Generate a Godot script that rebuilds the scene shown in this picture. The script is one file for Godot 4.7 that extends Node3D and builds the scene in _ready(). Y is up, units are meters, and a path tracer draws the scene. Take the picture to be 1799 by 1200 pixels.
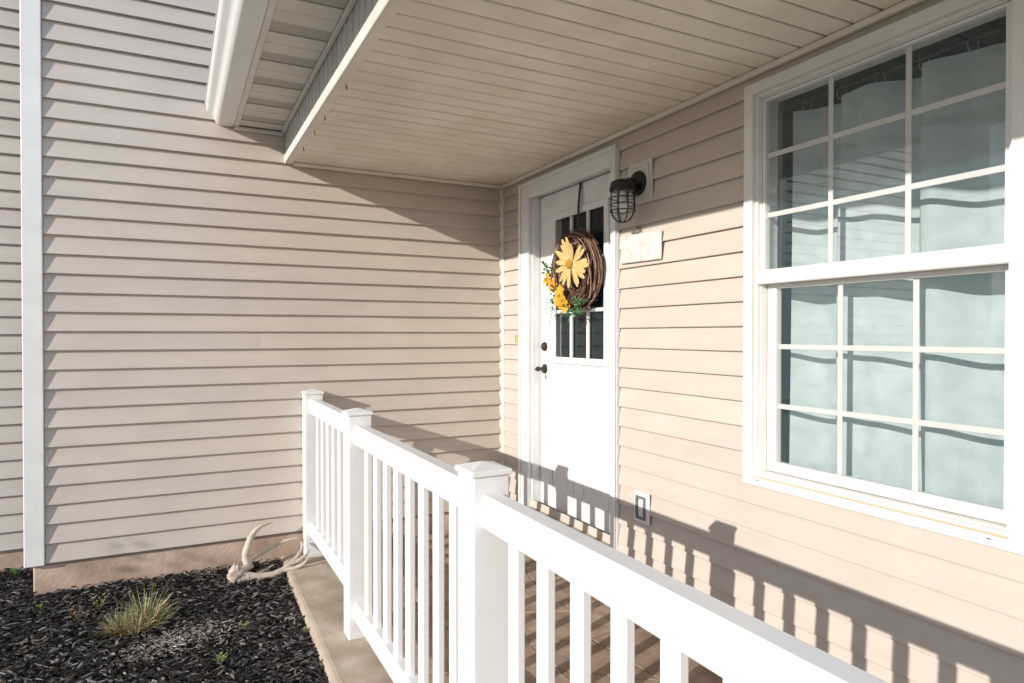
extends Node3D
# A beige vinyl-sided house entry: porch ceiling, white door with a wreath, window, white railing, mulch bed.
# Heights are measured from the photographer's eye (y = 0); the porch floor lies about 1.4 m below it.
# The gable wall is the plane z = 0 (facing +z), the entry wall the plane x = 0 (facing -x).

const E := 0.1039                      # siding exposure
const SUN := Vector3(1.0, -0.345, -0.344)
var M := {}
var T := {}
var taken := {}
var cache := {}
var rng := RandomNumberGenerator.new()

# ---------------------------------------------------------------- helpers
func numbered(called: String) -> String:
	if not taken.has(called):
		taken[called] = 0
		return called
	taken[called] += 1
	return "%s_%03d" % [called, taken[called]]

func tag(o: Node, label: String, category := "", group := "", kind := "") -> void:
	if label: o.set_meta("label", label)
	if category: o.set_meta("category", category)
	if group: o.set_meta("group", group)
	if kind: o.set_meta("kind", kind)

func thing(called: String, label: String, category: String, at := Vector3.ZERO, group := "") -> Node3D:
	var o := Node3D.new()
	o.name = numbered(called)
	add_child(o)
	o.position = at
	tag(o, label, category, group)
	return o

func begin() -> SurfaceTool:
	var st := SurfaceTool.new()
	st.begin(Mesh.PRIMITIVE_TRIANGLES)
	return st

func finish(st: SurfaceTool, m: Material) -> ArrayMesh:
	var mesh := st.commit()
	mesh.surface_set_material(0, m)
	return mesh

func put(called: String, mesh: Mesh, parent: Node, at := Vector3.ZERO, turn := 0.0) -> MeshInstance3D:
	var o := MeshInstance3D.new()
	o.mesh = mesh
	o.name = called
	parent.add_child(o, true)
	o.position = at
	o.rotation.y = turn
	return o

func made(called: String, st: SurfaceTool, m: Material, parent: Node) -> MeshInstance3D:
	return put(called, finish(st, m), parent)

func struct(called: String, st: SurfaceTool, m: Material, label: String) -> MeshInstance3D:
	var o := put(numbered(called), finish(st, m), self)
	tag(o, label, called.replace("_", " "), "", "structure")
	return o

func tri(st: SurfaceTool, a: Vector3, b: Vector3, c: Vector3, n: Vector3, ua := Vector2.ZERO, ub := Vector2.ZERO, uc := Vector2.ZERO) -> void:
	if (b - a).cross(c - a).dot(n) > 0:
		var t := b; b = c; c = t
		var u := ub; ub = uc; uc = u
	st.set_normal(n); st.set_uv(ua); st.add_vertex(a)
	st.set_normal(n); st.set_uv(ub); st.add_vertex(b)
	st.set_normal(n); st.set_uv(uc); st.add_vertex(c)

func face(st: SurfaceTool, a: Vector3, b: Vector3, c: Vector3, hint: Vector3) -> void:
	var n := (b - a).cross(c - a).normalized()
	if n.dot(hint) < 0: n = -n
	tri(st, a, b, c, n)

func quad(st: SurfaceTool, a: Vector3, b: Vector3, c: Vector3, d: Vector3, hint: Vector3) -> void:
	face(st, a, b, c, hint)
	face(st, a, c, d, hint)

# chamfered box from corner lo to corner hi
func cbox(st: SurfaceTool, lo: Vector3, hi: Vector3, bev := 0.003) -> void:
	var c := (lo + hi) / 2
	var h := (hi - lo) / 2
	bev = minf(bev, minf(h.x, minf(h.y, h.z)) * 0.6)
	var pt := func(axis: int, s: Vector3) -> Vector3:
		var v := Vector3.ZERO
		for i in 3: v[i] = s[i] * (h[i] if i == axis else h[i] - bev)
		return c + v
	for a in 3:
		var b := (a + 1) % 3
		var d := (a + 2) % 3
		for sa: float in [-1.0, 1.0]:
			var s := Vector3.ZERO
			s[a] = sa
			var q := []
			for k: Vector2 in [Vector2(-1, -1), Vector2(1, -1), Vector2(1, 1), Vector2(-1, 1)]:
				s[b] = k.x; s[d] = k.y
				q.append(pt.call(a, s))
			var n := Vector3.ZERO
			n[a] = sa
			quad(st, q[0], q[1], q[2], q[3], n)
			if bev <= 0.0: continue
			for sb: float in [-1.0, 1.0]:
				s[a] = sa; s[b] = sb
				var s0 := s; s0[d] = -1
				var s1 := s; s1[d] = 1
				var nn := Vector3.ZERO
				nn[a] = sa; nn[b] = sb
				quad(st, pt.call(a, s0), pt.call(a, s1), pt.call(b, s1), pt.call(b, s0), nn)
	if bev > 0.0:
		for k in 8:
			var s := Vector3(1 if k & 1 else -1, 1 if k & 2 else -1, 1 if k & 4 else -1)
			face(st, pt.call(0, s), pt.call(1, s), pt.call(2, s), s)

func slab(called: String, lo: Vector3, hi: Vector3, m: Material, parent: Node, bev := 0.003) -> MeshInstance3D:
	var key := "%s|%.4f|%.4f|%.4f|%.4f" % [m.resource_name, hi.x - lo.x, hi.y - lo.y, hi.z - lo.z, bev]
	if not cache.has(key):
		var st := begin()
		cbox(st, -(hi - lo) / 2, (hi - lo) / 2, bev)
		cache[key] = finish(st, m)
	return put(called, cache[key], parent, (lo + hi) / 2)

# solid between polygon p0 and the same polygon moved by w
func prism(st: SurfaceTool, poly: Array, w: Vector3) -> void:
	var flat := PackedVector2Array()
	var ax := w.abs().max_axis_index()
	var mid := Vector3.ZERO
	for p: Vector3 in poly:
		mid += p / poly.size()
		flat.append(Vector2(p[(ax + 1) % 3], p[(ax + 2) % 3]))
	var ids := Geometry2D.triangulate_polygon(flat)
	for i in range(0, ids.size(), 3):
		face(st, poly[ids[i]], poly[ids[i + 1]], poly[ids[i + 2]], -w)
		face(st, poly[ids[i]] + w, poly[ids[i + 1]] + w, poly[ids[i + 2]] + w, w)
	var cw := Geometry2D.is_polygon_clockwise(flat)
	var dirw := w.normalized()
	for i in poly.size():
		var a: Vector3 = poly[i]
		var b: Vector3 = poly[(i + 1) % poly.size()]
		var e2: Vector2 = flat[(i + 1) % poly.size()] - flat[i]
		var n2 := Vector2(e2.y, -e2.x) * (-1.0 if cw else 1.0)
		var n := Vector3.ZERO
		n[(ax + 1) % 3] = n2.x
		n[(ax + 2) % 3] = n2.y
		quad(st, a, b, b + w, a + w, n)

func tube(st: SurfaceTool, pts: Array, radii: Array, sides := 6, caps := true) -> void:
	var rings := []
	var up := Vector3(0.13, 0.97, 0.21).normalized()
	for i in pts.size():
		var d: Vector3 = (pts[mini(i + 1, pts.size() - 1)] - pts[maxi(i - 1, 0)]).normalized()
		if absf(d.dot(up)) > 0.95: up = Vector3(0.9, 0.1, 0.4).normalized()
		var u := d.cross(up).normalized()
		var v := u.cross(d)
		up = v
		var ring := []
		for k in sides:
			var a := TAU * k / sides
			ring.append([pts[i] + (u * cos(a) + v * sin(a)) * radii[i], u * cos(a) + v * sin(a)])
		rings.append(ring)
	for i in pts.size() - 1:
		for k in sides:
			var a = rings[i][k]; var b = rings[i][(k + 1) % sides]
			var c = rings[i + 1][(k + 1) % sides]; var d = rings[i + 1][k]
			stri(st, a, b, c); stri(st, a, c, d)
	if caps:
		for e: int in [0, pts.size() - 1]:
			var out: Vector3 = (pts[e] - pts[1 if e == 0 else e - 1])
			for k in range(1, sides - 1):
				face(st, rings[e][0][0], rings[e][k][0], rings[e][k + 1][0], out)

func stri(st: SurfaceTool, a: Array, b: Array, c: Array) -> void:
	var n: Vector3 = a[1] + b[1] + c[1]
	if (b[0] - a[0]).cross(c[0] - a[0]).dot(n) > 0:
		var t := b; b = c; c = t
	for p: Array in [a, b, c]:
		st.set_normal((p[1] as Vector3).normalized()); st.set_uv(Vector2.ZERO); st.add_vertex(p[0])

# profile of (radius, height) turned about an axis through c; axis "y" or "x"
func lathe(st: SurfaceTool, c: Vector3, prof: Array, sides := 20, axis := Vector3.UP) -> void:
	var u := Vector3.BACK if absf(axis.y) > 0.5 else Vector3.UP
	var v := axis.cross(u)
	for i in prof.size() - 1:
		var p: Vector2 = prof[i]; var q: Vector2 = prof[i + 1]
		var dn := Vector2(q.y - p.y, -(q.x - p.x)).normalized()
		for k in sides:
			var vs := []
			for s: Array in [[p, k], [p, k + 1], [q, k + 1], [q, k]]:
				var a: float = TAU * s[1] / sides
				var r := u * cos(a) + v * sin(a)
				vs.append([c + r * s[0].x + axis * s[0].y, (r * dn.x + axis * dn.y)])
			stri(st, vs[0], vs[1], vs[2]); stri(st, vs[0], vs[2], vs[3])

func sst(a: float, b: float, x: float) -> float:
	return smoothstep(a, b, x)

# ---------------------------------------------------------------- textures and materials
func noise(seed_: int, freq: float, octaves := 4) -> FastNoiseLite:
	var n := FastNoiseLite.new()
	n.seed = seed_
	n.noise_type = FastNoiseLite.TYPE_SIMPLEX_SMOOTH
	n.frequency = freq
	n.fractal_octaves = octaves
	return n

# grey mottling around white: lo..1
func mottle(seed_: int, size: int, freq: float, lo: float, tint := Color(1, 1, 1), octaves := 5) -> ImageTexture:
	var g := noise(seed_, freq, octaves).get_seamless_image(size, size)
	var im := Image.create(size, size, true, Image.FORMAT_RGB8)
	for y in size:
		for x in size:
			var v := g.get_pixel(x, y).r
			var k := lerpf(lo, 1.0, v)
			im.set_pixel(x, y, Color(lerpf(tint.r, 1.0, v) * k, lerpf(tint.g, 1.0, v) * k, lerpf(tint.b, 1.0, v) * k))
	im.generate_mipmaps()
	return ImageTexture.create_from_image(im)

func bumps(seed_: int, w: int, h: int, freq: float, strength: float, stretch := 1, octaves := 4) -> ImageTexture:
	var g := noise(seed_, freq, octaves).get_seamless_image(w / stretch, h)
	if stretch > 1: g.resize(w, h, Image.INTERPOLATE_CUBIC)
	g.convert(Image.FORMAT_RGBA8)
	g.bump_map_to_normal_map(strength)
	g.generate_mipmaps()
	return ImageTexture.create_from_image(g)

func dots() -> ImageTexture:
	var im := Image.create(256, 256, true, Image.FORMAT_RGB8)
	im.fill(Color(0.93, 0.92, 0.90))
	for j in 16:
		for i in 16:
			for dy in range(-4, 5):
				for dx in range(-4, 5):
					if dx * dx + dy * dy < 13:
						im.set_pixel(posmod(i * 16 + (8 if j % 2 else 0) + dx, 256), posmod(j * 16 + 8 + dy, 256), Color(0.1, 0.09, 0.08))
	im.generate_mipmaps()
	return ImageTexture.create_from_image(im)

func mat(called: String, lin: Color, rough: float, o := {}) -> StandardMaterial3D:
	var m := StandardMaterial3D.new()
	m.resource_name = called
	var c := lin.linear_to_srgb()
	c.a = o.get("alpha", 1.0)
	m.albedo_color = c
	m.roughness = rough
	m.metallic = o.get("metal", 0.0)
	m.metallic_specular = o.get("spec", 0.5)
	if o.has("tex"): m.albedo_texture = o.tex
	if o.has("bump"):
		m.normal_enabled = true
		m.normal_texture = o.bump
		m.normal_scale = o.get("depth", 0.5)
	if o.has("scale"):
		m.uv1_scale = o.scale if o.scale is Vector3 else Vector3.ONE * o.scale
	if o.get("tri", false):
		m.uv1_triplanar = true
		m.uv1_world_triplanar = o.get("world", true)
	if o.has("alpha"): m.transparency = BaseMaterial3D.TRANSPARENCY_ALPHA
	if o.get("vc", false): m.vertex_color_use_as_albedo = true
	if o.has("backlight"):
		m.backlight_enabled = true
		m.backlight = o.backlight
	if o.get("two", false): m.cull_mode = BaseMaterial3D.CULL_DISABLED
	M[called] = m
	return m

func make_materials() -> void:
	T.soft = mottle(3, 512, 0.006, 0.95)
	T.dirt = mottle(5, 512, 0.007, 0.93, Color(1.0, 0.985, 0.965))
	T.conc = mottle(7, 512, 0.006, 0.78, Color(1.0, 0.96, 0.92), 7)
	T.soil = mottle(9, 512, 0.03, 0.45, Color(1, 1, 1), 6)
	T.grain = bumps(11, 512, 256, 0.06, 2.2, 8)
	T.fine = bumps(13, 512, 512, 0.09, 1.6)
	T.rough = bumps(15, 512, 512, 0.05, 5.0)
	T.wave = bumps(17, 256, 256, 0.012, 1.2, 1, 2)
	for k in 4:
		var f: float = [1.0, 0.975, 1.015, 0.99][k]
		mat("siding_%d" % k, Color(0.578 * f, 0.504 * f, 0.437 * f * [1.0, 1.01, 0.985, 1.0][k]), 0.55, {tex = T.soft, bump = T.grain, depth = 0.14, scale = Vector3(0.5, 2.4, 1)})
	mat("white_vinyl", Color(0.80, 0.79, 0.765), 0.38, {tex = T.soft, bump = T.wave, depth = 0.12, tri = true, scale = 1.2})
	mat("trim_vinyl", Color(0.74, 0.72, 0.68), 0.42, {tex = T.dirt, bump = T.fine, depth = 0.08, tri = true, scale = 0.9})
	mat("window_vinyl", Color(0.79, 0.775, 0.735), 0.4, {tex = T.soft, bump = T.fine, depth = 0.06, tri = true, scale = 1.1})
	mat("door_paint", Color(0.80, 0.79, 0.77), 0.45, {tex = T.soft, bump = T.fine, depth = 0.15, tri = true, scale = 1.3})
	mat("corner_vinyl", Color(0.66, 0.64, 0.60), 0.5, {tex = T.dirt, tri = true, scale = 0.8})
	mat("ceiling_vinyl", Color(0.83, 0.785, 0.69), 0.5, {tex = T.dirt, bump = T.fine, depth = 0.08, tri = true, scale = 0.7})
	mat("soffit_vinyl", Color(0.70, 0.665, 0.60), 0.5, {tex = T.dirt, tri = true, scale = 0.8})
	mat("soffit_vent", Color(0.62, 0.59, 0.53), 0.6, {tex = dots(), tri = true, scale = 6.0})
	mat("frieze_vinyl", Color(0.55, 0.55, 0.54), 0.5, {tex = T.dirt, tri = true, scale = 0.8})
	mat("gutter_metal", Color(0.78, 0.77, 0.74), 0.3, {tex = T.soft, tri = true, scale = 0.8, spec = 0.7})
	mat("sheathing", Color(0.30, 0.26, 0.22), 0.9)
	mat("dark_gap", Color(0.03, 0.028, 0.025), 0.9)
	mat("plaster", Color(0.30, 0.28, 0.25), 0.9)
	mat("roofing", Color(0.09, 0.085, 0.08), 0.95, {bump = T.rough, tri = true, scale = 2.0})
	mat("foundation", Color(0.63, 0.48, 0.395), 0.92, {tex = T.conc, bump = T.rough, depth = 0.14, tri = true, scale = 1.1})
	mat("concrete", Color(0.54, 0.455, 0.365), 0.88, {tex = T.conc, bump = T.rough, depth = 0.12, tri = true, scale = 1.1})
	for k in 3:
		mat("stone_%d" % k, Color([0.42, 0.385, 0.45][k], [0.315, 0.285, 0.345][k], [0.235, 0.215, 0.265][k]), 0.85, {tex = T.conc, bump = T.rough, depth = 0.2, tri = true, scale = 1.7 + 0.2 * k})
	mat("pavement", Color(0.47, 0.44, 0.39), 0.9, {tex = T.conc, bump = T.rough, depth = 0.2, tri = true, scale = 0.5})
	mat("soil", Color(0.035, 0.03, 0.026), 0.95, {tex = T.soil, bump = T.rough, depth = 1.0, tri = true, scale = 2.0})
	mat("lawn", Color(0.13, 0.125, 0.055), 0.95, {tex = T.soil, bump = T.rough, depth = 1.0, tri = true, scale = 0.6})
	mat("chips", Color(1, 1, 1), 0.40, {vc = true, spec = 0.5})
	mat("blades", Color(1, 1, 1), 0.6, {vc = true, two = true, backlight = Color(0.25, 0.3, 0.12)})
	mat("glass", Color(0.05, 0.13, 0.155), 0.0, {alpha = 0.12, spec = 0.5})
	mat("jar_glass", Color(0.6, 0.62, 0.62), 0.0, {alpha = 0.08, spec = 0.5})
	mat("curtain", Color(0.70, 0.79, 0.79), 0.85, {tex = mottle(21, 512, 0.012, 0.88, Color(0.98, 1.0, 0.99), 5), bump = T.fine, depth = 0.2, tri = true, scale = 1.5})
	mat("black_metal", Color(0.006, 0.006, 0.007), 0.5, {bump = T.fine, depth = 0.2, tri = true, scale = 6.0})
	mat("bronze", Color(0.085, 0.07, 0.06), 0.35, {metal = 0.7})
	mat("nickel", Color(0.5, 0.48, 0.44), 0.3, {metal = 1.0})
	mat("brass", Color(0.55, 0.40, 0.14), 0.4, {metal = 0.6})
	mat("wood_sill", Color(0.40, 0.34, 0.27), 0.7, {tex = T.dirt, bump = T.grain, depth = 0.6, tri = true, scale = 3.0})
	mat("sign_board", Color(0.82, 0.80, 0.77), 0.6, {tex = mottle(27, 256, 0.02, 0.82, Color(1, 0.97, 0.93), 6), tri = true, scale = 2.5})
	mat("rust_wire", Color(0.14, 0.09, 0.06), 0.6)
	mat("outlet_grey", Color(0.16, 0.16, 0.155), 0.5)
	mat("antler", Color(0.66, 0.59, 0.50), 0.55, {tex = T.conc, bump = T.rough, depth = 0.5, tri = true, world = false, scale = 5.0})
	mat("bone", Color(0.66, 0.56, 0.50), 0.8, {tex = T.conc, bump = T.rough, depth = 1.0, tri = true, world = false, scale = 7.0})
	mat("twig", Color(1, 1, 1), 0.8, {vc = true})
	mat("petal_cream", Color(0.76, 0.58, 0.28), 0.75, {two = true, backlight = Color(0.3, 0.25, 0.1), tex = mottle(23, 256, 0.02, 0.82, Color(1, 0.92, 0.76), 5), tri = true, scale = 9.0})
	mat("petal_gold", Color(0.72, 0.36, 0.03), 0.75, {two = true, backlight = Color(0.3, 0.2, 0.05)})
	mat("flower_eye", Color(0.40, 0.22, 0.03), 0.9, {bump = T.rough, depth = 1.0, tri = true, scale = 12.0})
	mat("leaf", Color(1, 1, 1), 0.7, {vc = true, two = true, backlight = Color(0.15, 0.25, 0.1)})
	mat("strap", Color(0.05, 0.042, 0.036), 0.5, {metal = 0.5})
	mat("caulk_stain", Color(0.50, 0.36, 0.20), 0.8)

# ---------------------------------------------------------------- ground heights
func ground_y(z: float) -> float:
	return -1.395 - 0.05 * clampf(z, -0.5, 3.0)

func porch_y(z: float) -> float:
	return -1.37 - 0.032 * z

# ---------------------------------------------------------------- siding
# a vinyl course: length along +x, outward +z, bottom edge at y = 0
func board(length: float, variant: int) -> ArrayMesh:
	var key := "board|%.3f|%d" % [length, variant]
	if cache.has(key): return cache[key]
	var r := RandomNumberGenerator.new()
	r.seed = int(length * 1000) * 7 + variant
	var segs := clampi(int(ceil(length / 0.42)), 1, 6)
	var st := begin()
	var rows := []
	var u0 := r.randf() * 3.0
	for i in segs + 1:
		var w := r.randf_range(-0.0011, 0.0011)
		var x := length * i / segs
		var dy := r.randf_range(-0.0005, 0.0005)
		rows.append([Vector3(x, 0.0120 + dy, -0.003), Vector3(x, dy, 0.0178 + w), Vector3(x, 0.0030 + dy, 0.0192 + w), Vector3(x, E * 0.5, 0.0108 + w * 1.3), Vector3(x, E + 0.0105, 0.0010)])
	var hints := [Vector3(0, -1, 0.05), Vector3(0, -0.4, 1), Vector3(0, 0.05, 1), Vector3(0, 0.05, 1)]
	for s in 4:
		st.set_smooth_group(s if s < 2 else 2)
		for i in segs:
			var a: Vector3 = rows[i][s]; var b: Vector3 = rows[i + 1][s]
			var c: Vector3 = rows[i + 1][s + 1]; var d: Vector3 = rows[i][s + 1]
			for t: Array in [[a, b, c], [a, c, d]]:
				var v: Array = t.duplicate()
				if (v[1] - v[0]).cross(v[2] - v[0]).dot(hints[s]) > 0: v.reverse()
				for p: Vector3 in v:
					st.set_uv(Vector2(p.x + u0, p.y + variant * 0.23))
					st.add_vertex(p)
	st.generate_normals()
	cache[key] = finish(st, M["siding_%d" % (variant % 4)])
	return cache[key]

func course(parent: Node, p0: Vector3, length: float, turn: float, seam := false) -> void:
	if seam and rng.randf() < 0.4:
		var cut := snappedf(length * rng.randf_range(0.25, 0.75), 0.05)
		put("siding_board", board(cut, rng.randi() % 4), parent, p0, turn)
		var step := Vector3(cut - 0.012, 0.0008, 0.0014).rotated(Vector3.UP, turn)
		put("siding_board", board(snappedf(length - cut + 0.012, 0.001), rng.randi() % 4), parent, p0 + step, turn)
	else:
		put("siding_board", board(length, rng.randi() % 4), parent, p0, turn)

# ---------------------------------------------------------------- scene
func _ready() -> void:
	rng.seed = 20240611
	# camera
	var cam := Camera3D.new()
	cam.name = "camera"
	add_child(cam)
	cam.position = Vector3(-2.117, 0.0, 4.306)
	cam.rotation = Vector3(-0.010185, -0.470196, 0.0)
	cam.fov = 54.51
	cam.near = 0.05
	cam.far = 400.0
	cam.current = true
	# sky, exposure
	var env := Environment.new()
	var sky := Sky.new()
	var sm := ProceduralSkyMaterial.new()
	sm.sky_top_color = Color(0.43, 0.51, 0.62)
	sm.sky_horizon_color = Color(0.80, 0.80, 0.785)
	sm.sky_curve = 0.18
	sm.ground_bottom_color = Color(0.30, 0.28, 0.22)
	sm.ground_horizon_color = Color(0.62, 0.62, 0.60)
	sm.sun_angle_max = 12.0
	sky.sky_material = sm
	env.background_mode = Environment.BG_SKY
	env.sky = sky
	env.background_energy_multiplier = 1.22
	env.tonemap_mode = Environment.TONE_MAPPER_LINEAR
	env.tonemap_exposure = 2.0
	env.sdfgi_enabled = true
	env.ssao_enabled = true
	env.ssil_enabled = true
	var we := WorldEnvironment.new()
	we.name = "environment"
	we.environment = env
	add_child(we)
	# sun
	var sun := DirectionalLight3D.new()
	sun.name = "sun"
	add_child(sun)
	sun.look_at_from_position(Vector3.ZERO, SUN, Vector3.UP)
	sun.light_color = Color(1.0, 0.98, 0.95)
	sun.light_energy = 0.78
	sun.light_angular_distance = 0.5
	sun.shadow_enabled = true

	make_materials()
	build_ground()
	build_porch()
	build_house()
	build_railing()
	build_lamp()
	build_sign()
	build_outlet()
	build_wreath()
	build_antlers()
	build_plants()
	build_mulch()
	build_sapling()

# ---------------------------------------------------------------- ground, bed, porch
func build_ground() -> void:
	var st := begin()
	var xs := [-80.0, -20.0, -6.0, -3.0, 0.0, 6.0, 20.0, 80.0]
	var zs := [-80.0, -20.0, -6.0, -0.5, 1.0, 3.0, 8.0, 20.0, 80.0]
	for i in xs.size() - 1:
		for j in zs.size() - 1:
			var q := []
			for k: Array in [[i, j], [i + 1, j], [i + 1, j + 1], [i, j + 1]]:
				q.append(Vector3(xs[k[0]], ground_y(zs[k[1]]) - 0.02, zs[k[1]]))
			quad(st, q[0], q[1], q[2], q[3], Vector3.UP)
	var walk := begin()
	struct("ground", st, M.lawn, "dry lawn ground spreading out around the house")
	st = begin()
	var n := noise(31, 1.3, 3)
	var x0 := -4.6; var z0 := -0.45; var nx := 62; var nz := 57
	var h := func(i: int, j: int) -> Vector3:
		var x := x0 + i * 0.05; var z := z0 + j * 0.05
		var edge := minf(1.0, minf(minf(i, nx - i), nz - j) / 4.0) if x < -1.9 else minf(1.0, (nz - j) / 4.0)
		return Vector3(x, ground_y(z) - 0.014 + edge * (0.008 + 0.012 * n.get_noise_2d(x, z)), z)
	for i in nx:
		for j in nz:
			quad(st, h.call(i, j), h.call(i + 1, j), h.call(i + 1, j + 1), h.call(i, j + 1), Vector3.UP)
	quad(walk, Vector3(-9, -1.527, 2.45), Vector3(-1.552, -1.527, 2.45), Vector3(-1.552, -1.548, 3.0), Vector3(-9, -1.548, 3.0), Vector3.UP)
	quad(walk, Vector3(-9, -1.548, 3.0), Vector3(-1.552, -1.548, 3.0), Vector3(-1.552, -1.548, 12.0), Vector3(-9, -1.548, 12.0), Vector3.UP)
	struct("driveway", walk, M.pavement, "pale concrete driveway in front of the flower bed")
	struct("flower_bed", st, M.soil, "dark soil of the flower bed beside the porch")

func build_porch() -> void:
	var st := begin()
	var prof := [Vector2(-0.002, 0), Vector2(-1.515, 0), Vector2(-1.530, -0.004), Vector2(-1.540, -0.012), Vector2(-1.545, -0.024), Vector2(-1.547, -0.3)]
	for i in prof.size() - 1:
		var a: Vector2 = prof[i]; var b: Vector2 = prof[i + 1]
		for k in 6:
			var za := 0.002 + k * 1.0; var zb := za + 1.0
			quad(st, Vector3(a.x, porch_y(za) + a.y, za), Vector3(b.x, porch_y(za) + b.y, za), Vector3(b.x, porch_y(zb) + b.y, zb), Vector3(a.x, porch_y(zb) + a.y, zb), Vector3(-1, 2, 0) if i > 0 else Vector3.UP)
	quad(st, Vector3(0, porch_y(6.0), 6.002), Vector3(-1.547, porch_y(6.0), 6.002), Vector3(-1.547, -1.9, 6.002), Vector3(0, -1.9, 6.002), Vector3.BACK)
	var porch := struct("porch", st, M.concrete, "tan concrete porch slab with rounded outer edge")
	# stamped flagstones inside the railing
	var nx := 4; var nz := 15
	var cw := 1.24 / nx; var cl := 4.8 / nz
	var corner := {}
	for i in nx + 1:
		for j in nz + 1:
			var edge_x := i == 0 or i == nx
			var p := Vector2(-1.26 + i * cw, 0.02 + j * cl + (0.5 * cl if i % 2 else 0.0))
			if not edge_x: p.x += rng.randf_range(-0.07, 0.07)
			p.y += rng.randf_range(-0.06, 0.06)
			if j == 0: p.y = 0.02
			corner[Vector2i(i, j)] = p
	for i in nx:
		for j in nz:
			var q := [corner[Vector2i(i, j)], corner[Vector2i(i + 1, j)], corner[Vector2i(i + 1, j + 1)], corner[Vector2i(i, j + 1)]]
			var mid: Vector2 = (q[0] + q[1] + q[2] + q[3]) / 4.0
			var top := 0.007 + rng.randf_range(-0.0015, 0.0015)
			var s := begin()
			var outer := []
			var inner := []
			for p: Vector2 in q:
				var o := p + (mid - p).normalized() * 0.004
				var n := p + (mid - p).normalized() * 0.010
				outer.append(Vector3(o.x, porch_y(o.y) + 0.001, o.y))
				inner.append(Vector3(n.x, porch_y(n.y) + top, n.y))
			quad(s, inner[0], inner[1], inner[2], inner[3], Vector3.UP)
			var m3 := Vector3(mid.x, porch_y(mid.y), mid.y)
			for k in 4:
				var l := (k + 1) % 4
				quad(s, outer[k], outer[l], inner[l], inner[k], (outer[k] + outer[l]) / 2 - m3 + Vector3.UP * 0.1)
			made("paving_stone", s, M["stone_%d" % (rng.randi() % 3)], porch)

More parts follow.
